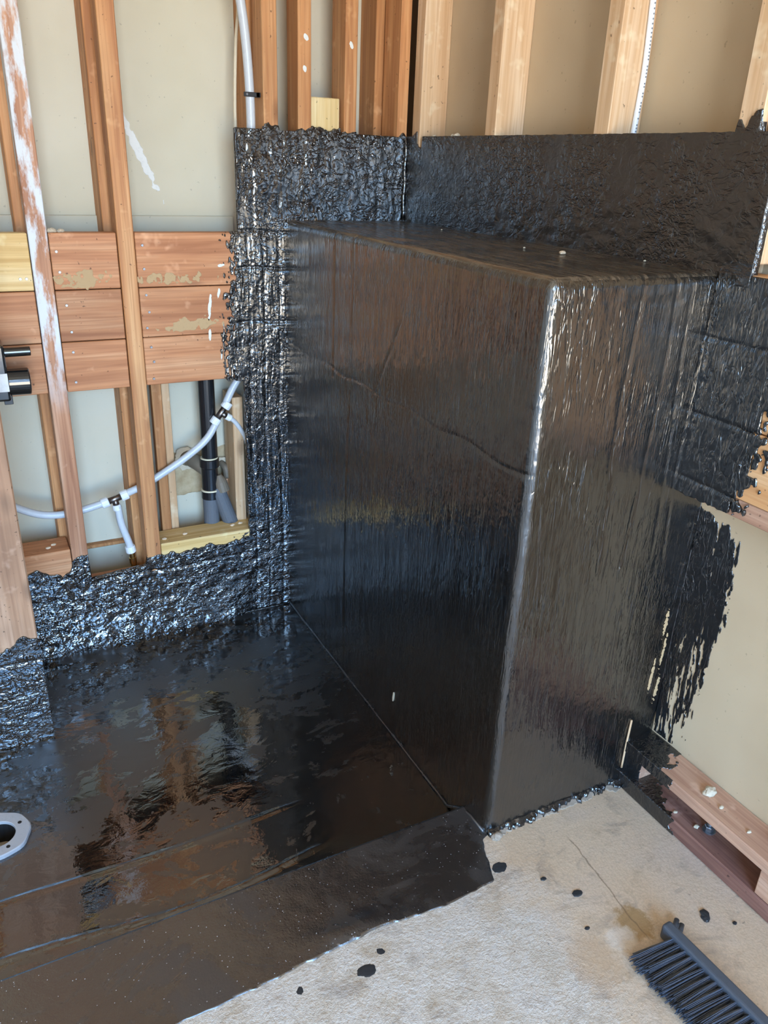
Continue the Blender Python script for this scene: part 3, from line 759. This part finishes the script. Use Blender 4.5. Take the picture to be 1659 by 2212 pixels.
# ragged skirt of coating and scraped mortar where the partition meets the slab
def f_skirt(w0, seed):
    return lambda u, v: np.minimum(v + D + w0 + 0.030 * fbm(u * 45, v * 45, seed, 4) + 0.012 * fbm(u * 200, v * 200, seed + 5, 2), np.minimum(-D + 0.004 - v, u + W - 0.004))
sheet('mortar_skirt', f_skirt(0.009, 131), -W, 0.0, -D - 0.035, -D + 0.004, 0.002, emb_up(0.0), 0.001, lambda u, v: 0.0012 + 0.006 * np.clip(fbm(u * 90, v * 90, 133, 3) + 0.1, 0, 1) + 0.004 * np.clip((v + D + 0.012) / 0.012, 0, 1), M['mortar'], pony)
sheet('coating_skirt', f_skirt(0.005, 137), -W, 0.0, -D - 0.03, -D + 0.004, 0.002, emb_up(0.002), 0.002, lambda u, v: 0.004 + 0.010 * np.clip(fbm(u * 90, v * 90, 139, 3) + 0.15, 0, 1) + 0.008 * np.clip((v + D + 0.012) / 0.012, 0, 1), M['mem_planks'], pony)
cw = bmesh.new(); add_tube(cw, smooth_path([(-0.066, -1.0765 + 0.0, 0.045), (-0.068, -1.0785, 0.11), (-0.064, -1.0765, 0.17)], 4), 0.0022, 6)
# pale seam of bare wood showing through near the inner corner of the end face
bm_obj('bare_seam', cw, M['wood_b'], pony, True).location = (0.068, 0.0, 0.0)
def smear_x(name, cy, cz, ry, rz, ang, mat, seed):
    return smear(name, -cy, cz, ry, rz, ang, -W - 0.0012, mat, seed, 160, 0.8, pony, emb_right)
for i, (bx, bz, rx_, rz_) in enumerate(((0.046, 0.40, 0.004, 0.030), (0.055, 0.33, 0.003, 0.040), (0.036, 0.27, 0.0035, 0.035), (0.058, 0.235, 0.004, 0.03))):
    smear('bare_patch', bx, bz, rx_, rz_, -0.03, -D - 0.0016, M['grey_smear'], 150 + i, 240, 2.4, pony)
smear_x('coating_nick', -0.678, 0.064, 0.004, 0.013, -0.15, M['crumb'], 31)

# ------------------------------------------------------------------ shower pan and its flush curb
pan = empty('shower_pan', (-1.2, -0.55, -0.06), 'glossy black coated shower floor sloping to the drain', 'shower pan')
DRX, DRY = -1.203, -0.614
def pan_z(x, y):
    d = np.hypot(x - DRX, y - DRY)
    z = -0.012 * np.clip(1 - d / 0.85, 0, 1)
    z = z + 0.0009 * fbm(x * 11, y * 16, 91, 3)
    # welded folds of the liner: level lines parallel to the back wall
    for yy, a, wv in ((-0.790, 0.0030, 0.006), (-0.925, 0.0045, 0.016)):
        z = z + a * np.exp(-((y - yy - wv * np.sin(x * 9)) / 0.004) ** 2) * np.clip((-x - 0.60) / 0.08, 0, 1)
    return z
sheet('pan_surface', lambda u, v: np.minimum(np.hypot(u - DRX, v - DRY) - 0.045, 1.0), XL + 0.02, -W + 0.004, -0.993, 0.006, 0.005, emb_up(PAN_Z), 0.03, pan_z, M['mem_pan'], pan)
def f_curb(u, v):
    j = fbm(u * 60, v * 60, 95, 4)
    right = np.interp(v, [-1.20, -1.175, -1.12, -1.08, -1.074, -0.98], [-0.392, -0.388, -0.372, -0.352, -0.338, -0.338])
    front = np.interp(u, [-2.4, -0.9, -0.75, -0.62, -0.5, -0.39], [-1.176, -1.180, -1.172, -1.166, -1.178, -1.172])
    return np.minimum(np.minimum(right + 0.010 * j - u, v - front - 0.007 * j), -0.990 - v)
def r_curb(u, v):
    h = 0.0016 * fbm(u * 14, v * 20, 97, 4)
    h = h + 0.006 * np.exp(-((u + 0.66) / 0.10) ** 2) * np.exp(-((v + 1.150) / 0.022) ** 2)
    return h + 0.0022
sheet('curb_strip', f_curb, XL + 0.02, -0.330, -1.192, -0.985, 0.0045, emb_up(0.0), 0.055, r_curb, M['mem_curb'], pan)
# cove bead where the pan meets the partition and the back wall
tube('cove_bead', [(-W - 0.001, -0.002 - i * 0.055, PAN_Z + 0.002 + 0.001 * math.sin(i * 2.1)) for i in range(18)] + [(-W - 0.002, -0.990, -0.004), (-W - 0.001, -1.02, 0.004), (-W - 0.001, -1.066, 0.004)], 0.0032, M['mem_curb'], pan, 6)
tube('cove_bead', [(-1.06 + i * 0.06, -0.006, PAN_Z + 0.002) for i in range(13)], 0.0030, M['mem_back'], pan, 6)

# floor drain: clamping ring with a clipped round outline, bolt holes and the open throat, the shade inside them painted black
dr = empty('floor_drain', (DRX, DRY, PAN_Z - 0.006), 'pale grey plastic floor drain ring with open dark throat', 'drain')
bm = bmesh.new()
n = 48
def ring_pt(a, r, z, poly=False):
    if poly: r = r * (1 + 0.018 * math.cos(8 * a) + 0.012 * math.sin(5 * a))
    return bm.verts.new((DRX + r * math.cos(a), DRY + r * math.sin(a), z))
prof = ((0.061, PAN_Z - 0.03, True), (0.061, PAN_Z - 0.004, True), (0.059, PAN_Z - 0.002, True), (0.035, PAN_Z - 0.002, False), (0.0335, PAN_Z - 0.003, False), (0.0330, PAN_Z - 0.008, False))
rings = [[ring_pt(2 * math.pi * k_ / n, r, z, pl) for k_ in range(n)] for r, z, pl in prof]
for i in range(len(rings) - 1):
    for k_ in range(n):
        bm.faces.new((rings[i][k_], rings[i][(k_ + 1) % n], rings[i + 1][(k_ + 1) % n], rings[i + 1][k_]))
bm_obj('clamping_ring', bm, M['drain'], dr, False)
lathe('throat', (DRX, DRY, PAN_Z - 0.09), (0, 0, 1), [(0.004, 0.0), (0.004, 0.0325), (0.082, 0.0332), (0.082, 0.045), (0, 0.045), (0, 0.001)], M['dark'], dr)
for a in (0.35, 1.9, 3.5, 5.1):
    lathe('bolt_hole', (DRX + 0.045 * math.cos(a), DRY + 0.045 * math.sin(a), PAN_Z + 0.001), (0, 0, 1), [(-0.005, 0.0042), (-0.0026, 0.0040)], M['dark'], dr, 10)

# ------------------------------------------------------------------ post at the left end of the shower
post = empty('framing_post', (-1.16, -0.25, 0.0), 'wide weathered wooden post at the left edge with a black coated foot', 'post')
box('post_board', -1.26, -1.0665, -0.338, -0.250, 0.13, CEIL, M['wood_post'], post, 0.003)
def f_post(u, v):
    return np.minimum(np.minimum(np.interp(u, [-1.3, -1.14, -1.11, -1.09, -1.066], [0.20, 0.205, 0.222, 0.226, 0.214]) + 0.03 * fbm(u * 60, v * 40, 101, 4) - v, v + 0.06), np.minimum(-1.0645 - u, u + 1.262))
def r_post(u, v):
    return 0.003 + 0.002 * fbm(u * 40, v * 70, 103, 3) - 0.002 * np.exp(-((v - 0.163) / 0.004) ** 2)
sheet('membrane', f_post, -1.262, -1.062, -0.062, 0.26, 0.003, emb_back(-0.339), 0.006, r_post, M['mem_back'], post)
box('foot_wall', -1.26, -1.068, -0.332, -0.004, PAN_Z, 0.15, M['mem_back'], post, 0.004)

# ------------------------------------------------------------------ plumbing in the back wall
def pex_ring(name, p, d, parent, r=0.0140, ln=0.020):
    return lathe(name, Vector(p) - Vector(d).normalized() * ln / 2, d, [(0, r * 0.9), (0.002, r), (ln - 0.002, r), (ln, r * 0.9)], M['pex_ring'], parent, 14)
YP = 0.075
pex = empty('water_line', (-0.75, YP, 0.18), 'translucent white flexible water tube running behind the left studs with two tees', 'pipe')
RP = 0.0100
t1 = Vector((-0.509, YP, 0.560)); t2 = Vector((-0.815, YP - 0.005, 0.352))
tube('tube', [(-0.440, YP, 0.672), (-0.470, YP, 0.632), (-0.494, YP, 0.588)], RP, M['pex'], pex, 14, path=6)
tube('tube', [(-0.524, YP, 0.532), (-0.556, YP, 0.487), (-0.61, YP, 0.446), (-0.67, YP, 0.411), (-0.73, YP, 0.380), (-0.790, YP - 0.004, 0.360)], RP, M['pex'], pex, 14, path=6)
tube('tube', [(-0.838, YP - 0.005, 0.346), (-0.895, YP, 0.332), (-0.955, YP, 0.327), (-1.01, YP, 0.338), (-1.07, YP, 0.372), (-1.12, YP, 0.41)], RP, M['pex'], pex, 14, path=6)
tube('tube', [(-0.810, YP - 0.008, 0.330), (-0.806, YP - 0.012, 0.28), (-0.793, YP - 0.015, 0.226), (-0.788, YP - 0.015, 0.20)], RP, M['pex'], pex, 14, path=6)
tube('branch_tube', [(-0.490, YP, 0.546), (-0.468, YP, 0.527), (-0.440, YP, 0.475), (-0.428, YP, 0.40), (-0.428, YP, 0.32)], 0.0065, M['pex'], pex, 12, path=6)
for (c, d1, d2) in ((t1, Vector((0.62, 0, 0.78)), Vector((0.8, 0, -0.55))), (t2, Vector((0.96, 0, 0.26)), Vector((0.12, -0.1, -1)))):
    tee = bmesh.new()
    add_tube(tee, [c - d1.normalized() * 0.026, c + d1.normalized() * 0.026], 0.0088, 12)
    add_tube(tee, [c, c + d2.normalized() * 0.022], 0.0085, 12)
    bm_obj('tee_fitting', tee, M['fitting'], pex, True)
    pex_ring('crimp_ring', c + d1.normalized() * 0.027, d1, pex); pex_ring('crimp_ring', c - d1.normalized() * 0.027, d1, pex)
    pex_ring('crimp_ring', c + d2.normalized() * 0.025, d2, pex, 0.0115 if c is t2 else 0.010, 0.016)
pex_ring('crimp_ring', (-0.789, YP - 0.015, 0.200), (0.15, 0, -1), pex)
lathe('brass_end', (-0.787, YP - 0.015, 0.192), (0.06, 0, -1), [(0, 0.0075), (0.018, 0.0075), (0.019, 0.010), (0.036, 0.010), (0.037, 0.008), (0.05, 0.008)], M['brass'], pex, 14)
lathe('brass_tail', (-0.7838, YP - 0.015, 0.143), (0, 0, -1), [(0, 0.0075), (0.20, 0.0075)], M['brass'], pex, 12)

dp = empty('drain_stack', (-0.545, 0.10, 0.18), 'black plastic drain stack with a tee fitting behind the plank blocking', 'pipe')
PX, PY = -0.5425, 0.100
lathe('pipe', (PX + 0.002, PY, 0.40), (0, 0, 1), [(0, 0.0225), (0.5, 0.0225)], M['abs'], dp, 24)
lathe('hub', (PX, PY, 0.395), (0, 0, 1), [(0, 0.024), (0.004, 0.0275), (0.026, 0.0275), (0.029, 0.0245)], M['abs'], dp, 24)
lathe('glue_ring', (PX, PY, 0.423), (0, 0, 1), [(0, 0.0250), (0.004, 0.0240)], M['cream'], dp, 24)
lathe('tee_body', (PX - 0.001, PY, 0.310), (0, 0, 1), [(0, 0.0235), (0.09, 0.0235)], M['abs'], dp, 24)
lathe('glue_ring', (PX - 0.001, PY, 0.326), (0, 0, 1), [(0, 0.0275), (0.004, 0.0262)], M['cream'], dp, 24)
lathe('hub', (PX - 0.001, PY, 0.302), (0, 0, 1), [(0, 0.0265), (0.022, 0.0265)], M['abs'], dp, 24)
lathe('lower_pipe', (PX - 0.002, PY, 0.0), (0, 0, 1), [(0, 0.0225), (0.305, 0.0225)], M['abs_dusty'], dp, 20)
lathe('branch_pipe', (-0.527, PY - 0.012, 0.335), (0.30, -0.04, -1), [(0, 0.012), (0.02, 0.021), (0.34, 0.0245)], M['abs_dusty'], dp, 18)
lathe('branch_collar', (-0.521, PY - 0.010, 0.372), (0.22, -0.10, -1), [(0, 0.008), (0.02, 0.0185), (0.05, 0.020)], M['grey_pipe'], dp, 16)
tube('trap_arm', [(PX - 0.004, PY + 0.01, 0.385), (-0.565, PY + 0.035, 0.398), (-0.582, PY + 0.075, 0.404), (-0.586, PY + 0.12, 0.404)], 0.0225, M['grey_pipe'], dp, 18, path=5)
def torn(name, cx, cz, r0, r1, seed):
    f = lambda u, v: np.minimum(r1 + 0.02 * fbm(u * 70, v * 70, seed, 3) - np.hypot(u - cx, v - cz), np.hypot(u - cx, v - cz) - r0)
    return sheet(name, f, cx - r1 * 1.5, cx + r1 * 1.5, cz - r1 * 1.5, cz + r1 * 1.5, 0.002, emb_back(DRY_A - 0.012), 0.003, lambda u, v: 0.003 + 0.004 * fbm(u * 60, v * 60, seed + 2, 3), M['crumb'], wall_back)
torn('torn_hole_rim', -0.586, 0.402, 0.023, 0.036, 111)
st = empty('copper_stub', (-0.470, 0.15, 0.18), 'old copper supply stub with a brown elbow beside the drain stack', 'pipe')
tube('elbow', [(-0.486, DRY_A, 0.372), (-0.484, 0.168, 0.371), (-0.480, 0.155, 0.362), (-0.479, 0.152, 0.335)], 0.010, M['grey_pipe'], st, 12, path=5)
lathe('riser', (-0.479, 0.152, 0.10), (0, 0, 1), [(0, 0.0068), (0.235, 0.0068)], M['copper'], st, 12)
lathe('coupling', (-0.479, 0.152, 0.300), (0, 0, 1), [(0, 0.0075), (0.003, 0.0088), (0.030, 0.0088), (0.033, 0.0075)], M['copper'], st, 12)
torn('torn_hole_rim', -0.486, 0.373, 0.010, 0.017, 117)
# scorched patch on the drywall behind the pipes
def f_pat(u, v):
    return np.minimum(np.minimum(0.42 + 0.03 * fbm(u * 30, v * 10, 121, 3) - v, v - 0.285 - 0.04 * (u + 0.6) - 0.01 * fbm(u * 60, v * 60, 123, 3)), np.minimum(u + 0.66, -0.40 - u))
m_ = N('stained_plaster'); a_ = m_.noise(m_.tc, 30, 5, 0.7); m_.set(Base_Color=m_.ramp(a_, [(0.3, lin(172, 146, 108)), (0.7, lin(204, 182, 146))]), Roughness=0.85)
sheet('plaster_patch', f_pat, -0.67, -0.39, 0.27, 0.44, 0.004, emb_back(DRY_A), 0.001, lambda u, v: 0.0005 + 0 * u, m_.m, wall_back)

up = empty('riser_tube', (-0.43, 0.02, 1.2), 'thick white water tube curving down beside an orange stud above the black band', 'pipe')
tube('tube', [(-0.455, 0.03, 1.72), (-0.441, 0.03, 1.60), (-0.426, 0.03, 1.50), (-0.4185, 0.03, 1.42), (-0.4145, 0.03, 1.33), (-0.415, 0.03, 1.24), (-0.42, 0.03, 1.15)], 0.0108, M['pex'], up, 16, path=6)
cl = bmesh.new(); add_box(cl, -0.434, -0.394, 0.0165, 0.019, 1.343, 1.353, 0.001); add_box(cl, -0.404, -0.3925, 0.0165, 0.04, 1.343, 1.353, 0.001)
bm_obj('pipe_clip', cl, M['black_matte'], up)
lathe('clip_screw', (-0.4265, 0.0168, 1.348), (0, -1, 0), [(0, 0.003), (0.0015, 0.0026)], M['zinc'], up, 8)
tag(tube('thin_cable', [(-0.412, 0.10, 1.72), (-0.413, 0.10, 1.55), (-0.422, 0.10, 1.47), (-0.429, 0.10, 1.36), (-0.431, 0.10, 1.27), (-0.428, 0.10, 1.18)], 0.0042, M['cable'], seg=8, path=5, origin=(-0.43, 0.10, 1.18)), 'thin beige cable hanging beside the thick white tube', 'cable')
cb = empty('white_cable', (0.055, -0.77, 1.2), 'white printed cable stapled down the side of a pale stud', 'cable')
cpath = [(0.047, -0.768, 1.75), (0.052, -0.768, 1.58), (0.058, -0.768, 1.46), (0.061, -0.768, 1.38), (0.058, -0.768, 1.31), (0.054, -0.768, 1.24), (0.05, -0.768, 1.18)]
tube('sheath', cpath, 0.0056, M['cable_white'], cb, 8, path=5)
prn = bmesh.new()
sp = smooth_path(cpath, 40)
for i in range(40, len(sp) - 4, 3):
    if random.random() < 0.75:
        p = sp[i]; add_box(prn, p.x - 0.0012, p.x + 0.0012, p.y - 0.0060, p.y - 0.0050, p.z - 0.0016, p.z + 0.0010)
tag(bm_obj('printed_marks', prn, M['print'], cb), 'tiny grey printed marks along the cable', kind='stuff')

# ------------------------------------------------------------------ shower valve at the left edge, over the planks
va = empty('shower_valve', (-1.02, -0.02, 0.74), 'black and chrome shower valve body mounted over the planks at the left edge', 'valve')
YV = -0.062
lathe('valve_barrel', (-1.10, YV, 0.7275), (1, 0.0, -0.015), [(0, 0.030), (0.108, 0.0305), (0.110, 0.029), (0.111, 0.026), (0.1112, 0.024)], M['black_gloss'], va, 32)
lathe('valve_stem', (-1.10, YV, 0.794), (1, 0.0, 0.0), [(0, 0.0105), (0.119, 0.0105), (0.120, 0.0098)], M['black_gloss'], va, 24)
bb = bmesh.new(); add_box(bb, -1.16, -1.0345, YV - 0.040, YV + 0.045, 0.692, 0.818, 0.006, 2)
bm_obj('valve_body', bb, M['black_gloss'], va)
box('white_label', -1.155, -1.036, YV - 0.0412, YV - 0.039, 0.715, 0.756, M['white_label'], va, 0.0006)
box('mounting_tab', -1.050, -1.0315, YV - 0.02, YV - 0.012, 0.680, 0.70, M['black_gloss'], va, 0.001)
box('wall_bracket', -1.14, -1.06, YV + 0.04, 0.004, 0.72, 0.78, M['black_matte'], va, 0.002)

# ------------------------------------------------------------------ anchor bolt under the raised plate
bo = empty('anchor_bolt', (0.045, -1.278, 0.034), 'zinc anchor bolt with nut standing on the sill plate under the raised plate', 'bolt')
lathe('washer', (0.045, -1.278, 0.034), (0, 0, 1), [(0, 0.013), (0.002, 0.013)], M['zinc'], bo, 18)
lathe('nut', (0.045, -1.278, 0.036), (0, 0, 1), [(0, 0.009), (0.001, 0.0095), (0.009, 0.0095), (0.010, 0.0088)], M['zinc'], bo, 6)
lathe('threaded_rod', (0.045, -1.278, 0.046), (0, 0, 1), [(0.003 * i, 0.0058 if i % 2 else 0.0052) for i in range(16)], M['zinc'], bo, 12)

# ------------------------------------------------------------------ hand brush lying on its side on the slab
br = empty('hand_brush', (-0.18, -1.55, 0.0), 'charcoal plastic hand brush with stiff dark bristles on the concrete', 'brush')
b0 = Vector((-0.186, -1.392, 0.016)); b1 = Vector((-0.168, -1.745, 0.016))
bd = (b1 - b0).normalized(); bs = Vector((bd.y, -bd.x, 0))            # bs points to the bristle side (-x)
rotb = Matrix(((-bs.x, bd.x, 0, 0), (-bs.y, bd.y, 0, 0), (0, 0, 1, 0), (0, 0, 0, 1)))
ctr = (b0 + b1) / 2
Lb = (b1 - b0).length
bm = bmesh.new()
add_box(bm, ctr.x - 0.0105, ctr.x + 0.0105, ctr.y - Lb / 2, ctr.y + Lb / 2, 0.001, 0.032, 0.005, 3, rotb)
bm_obj('brush_bar', bm, M['brush_bar'], br)
# hanging tab: a forked tongue on the far end
bm = bmesh.new()
for off in (-0.0055, 0.0055):
    c0 = b0 + bd * (0.020 + off) - bs * 0.006; c1 = b0 + bd * (0.003 + off) - bs * 0.036
    add_tube(bm, [c0 + Vector((0, 0, -0.004)), c1 + Vector((0, 0, -0.004))], [0.0052, 0.0046], 10)
c1 = b0 + bd * 0.008 - bs * 0.027
add_box(bm, c1.x - 0.006, c1.x + 0.006, c1.y - 0.005, c1.y + 0.005, 0.009, 0.015, 0.001)
bm_obj('hanging_tab', bm, M['brush_bar'], br, True)
def tuft_mesh(seed):
    rnd = random.Random(seed); bm = bmesh.new()
    for i in range(46):
        a = rnd.uniform(0, 6.28); q = math.sqrt(rnd.random())
        s0 = Vector((0, q * 0.0042 * math.cos(a), q * 0.0085 * math.sin(a)))
        ln = rnd.uniform(0.080, 0.092)
        e0 = Vector((ln, s0.y * 1.9 + rnd.uniform(-.002, .002), s0.z * 1.4 + rnd.uniform(-.001, .001)))
        mid = s0.lerp(e0, 0.5) + Vector((0, 0, 0.001))
        add_tube(bm, [s0, mid, e0], [0.0009, 0.0009, 0.0007], 4, False)
    me = bpy.data.meshes.new('bristle_tuft'); bm.to_mesh(me); bm.free()
    me.materials.append(M['bristle']); me.polygons.foreach_set('use_smooth', [True] * len(me.polygons)); return me
tufts = [tuft_mesh(s) for s in range(4)]
for i in range(26):
    o = bpy.data.objects.new('bristle_tuft', tufts[i % 4]); COL.objects.link(o); o.parent = br
    p = b0 + bd * (0.026 + i * 0.0125) + bs * 0.008
    o.location = p - br.location
    sway = random.uniform(-0.05, 0.05) - 0.06
    ang = math.atan2(bs.y, bs.x) + sway
    o.rotation_euler = (0, random.uniform(-0.02, 0.05), ang)

# ------------------------------------------------------------------ loose bits: each its own small thing
def lump_mesh(name, seed, s, mat, flat=0.5):
    rnd = random.Random(seed); bm = bmesh.new()
    bmesh.ops.create_icosphere(bm, subdivisions=3, radius=1.0)
    sd = rnd.uniform(0, 50)
    for v in bm.verts:
        k_ = 1 + 0.75 * float(fbm(v.co.x * 1.6 + sd + v.co.z, v.co.y * 1.6 - sd, 3, 3)) + rnd.uniform(-0.05, 0.05)
        v.co = Vector((v.co.x * k_ * s, v.co.y * k_ * s * 0.7, max(v.co.z * k_ * s * flat, -s * flat * 0.6)))
    me = bpy.data.meshes.new(name); bm.to_mesh(me); bm.free(); me.materials.append(mat); return me
def lump(name, x, y, z, s, mat, label, cat, group=None, flat=0.5, seed=0, rz=0.0):
    me = lump_mesh(name, seed, s, mat, flat)
    zmin = min(v.co.z for v in me.vertices)
    o = bpy.data.objects.new(name, me); COL.objects.link(o)
    o.location = (x, y, z - zmin); o.rotation_euler = (0, 0, rz)
    return tag(o, label, cat, group)
lump('wood_chip', -0.101, -0.799, H + 0.001, 0.008, M['chip'], 'small pale wood chip on the front of the black ledge', 'wood chip', None, 0.45, 1, 0.3)
for i, (x, y) in enumerate(((-0.115, -0.700), (-0.060, -0.30), (-0.020, -0.925))):
    lump('ledge_crumb', x, y, H + 0.001, 0.0026, M['crumb'], ('tiny pale crumb on the ledge just behind the wood chip', 'tiny pale crumb near the back end of the black ledge', 'tiny pale crumb at the front right of the black ledge')[i], 'crumb', 'crumbs on the ledge', 0.6, 10 + i)
lump('black_drip', -0.267, -1.261, 0.0, 0.010, M['black_blob'], 'round dried black drip near the middle of the slab', 'drip', None, 0.18, 21)
lump('black_drip', -0.089, -1.398, 0.0, 0.012, M['black_blob'], 'round dried black drip on the slab beside the hand brush', 'drip', None, 0.28, 22, 1.0)
for i, (x, y, s) in enumerate(((-0.303, -1.208, 0.006), (-0.052, -1.432, 0.005), (-0.298, -1.325, 0.005))):
    lump('black_speck', x, y, 0.0, s, M['black_blob'], ('black speck on the slab just right of the black curb', 'black speck on the slab close to the sill plate', 'black speck on the slab left of the yellow stain')[i], 'speck', 'black specks on the slab', 0.25, 30 + i)
for i, (x, y, s) in enumerate(((-0.682, -1.228, 0.016), (-0.792, -1.212, 0.008), (-0.645, -1.207, 0.008), (-0.362, -1.150, 0.016))):
    lump('coating_splash', x, y, -0.0005, s, M['black_blob'], ('largest flat grey splash on the chalky slab below the curb', 'left small grey splash on the chalky slab below the curb', 'grey splash on the slab just under the curb edge', 'flat dark splash at the right end of the black curb')[i], 'splash', None, 0.06, 40 + i, i * 1.1)
lump('mortar_clump', 0.040, -1.262, 0.1175, 0.015, M['crumb'], 'ragged pale clump of fibre on the raised wooden plate', 'clump', None, 0.5, 51)
for i, (x, y) in enumerate(((0.030, -1.300), (0.028, -1.365), (0.05, -1.40))):
    lump('plate_crumb', x, y, 0.1175, (0.005, 0.0045, 0.007)[i], M['crumb'], ('small pale crumb just in front of the fibre clump on the raised plate', 'smallest pale crumb midway along the raised plate', 'pale crumb on the raised plate at the right edge of the picture')[i], 'crumb', 'crumbs on the raised plate', 0.6, 55 + i)
for i, (x, y) in enumerate(((0.020, -1.215), (0.028, -1.262))):
    lump('sill_crumb', x, y, 0.0345, (0.0045, 0.006)[i], M['crumb'], ('small pale crumb on the lower plate near the black smear', 'pale crumb at the foot of the anchor bolt')[i], 'crumb', 'crumbs on the lower plate', 0.5, 60 + i)
lump('mortar_lump', -0.325, -1.088, 0.0, 0.012, M['mortar'], 'crumbly mortar lump at the foot of the partition corner', 'mortar lump', None, 0.6, 65)
for i, (x, y, z) in enumerate(((-0.475, 0.05, 0.226), (-0.50, 0.045, 0.226), (-0.64, 0.04, 0.226), (-0.70, 0.03, 0.226), (-1.00, 0.03, 0.256), (-0.985, 0.045, 0.256))):
    lump('sawdust_clump', x, y, z, 0.0065, M['chip'], 'small clump of shavings on the sill block %s' % ('by the black strip', 'beside the copper stub', 'right of the short rear stud', 'against the bare stud', 'left of the painted stud', 'close to the painted stud')[i], 'shavings', 'shavings on the sill blocks', 0.5, 70 + i)
for i, (x, y) in enumerate(((-0.895, 0.02), (-0.875, 0.025))):
    lump('plaster_crumb', x, y, 1.040, 0.010 - 0.002 * i, M['crumb'], ('larger pale plaster crumb on the plank top beside the painted stud', 'smaller pale plaster crumb on the plank top beside the larger one')[i], 'crumb', 'crumbs on the planks', 0.6, 80 + i)
for i, (x, y) in enumerate(((0.002, -0.13), (0.002, -0.235), (0.003, -0.215))):
    lump('coating_crumb', x + 0.004, y, T + 0.0005, (0.005, 0.008, 0.006)[i], M['crumb'], ('pale crumb on the black band nearest the corner', 'largest pale crumb on the top edge of the black band', 'pale crumb leaning on the largest crumb atop the black band')[i], 'crumb', 'crumbs on the band', 0.6, 90 + i)
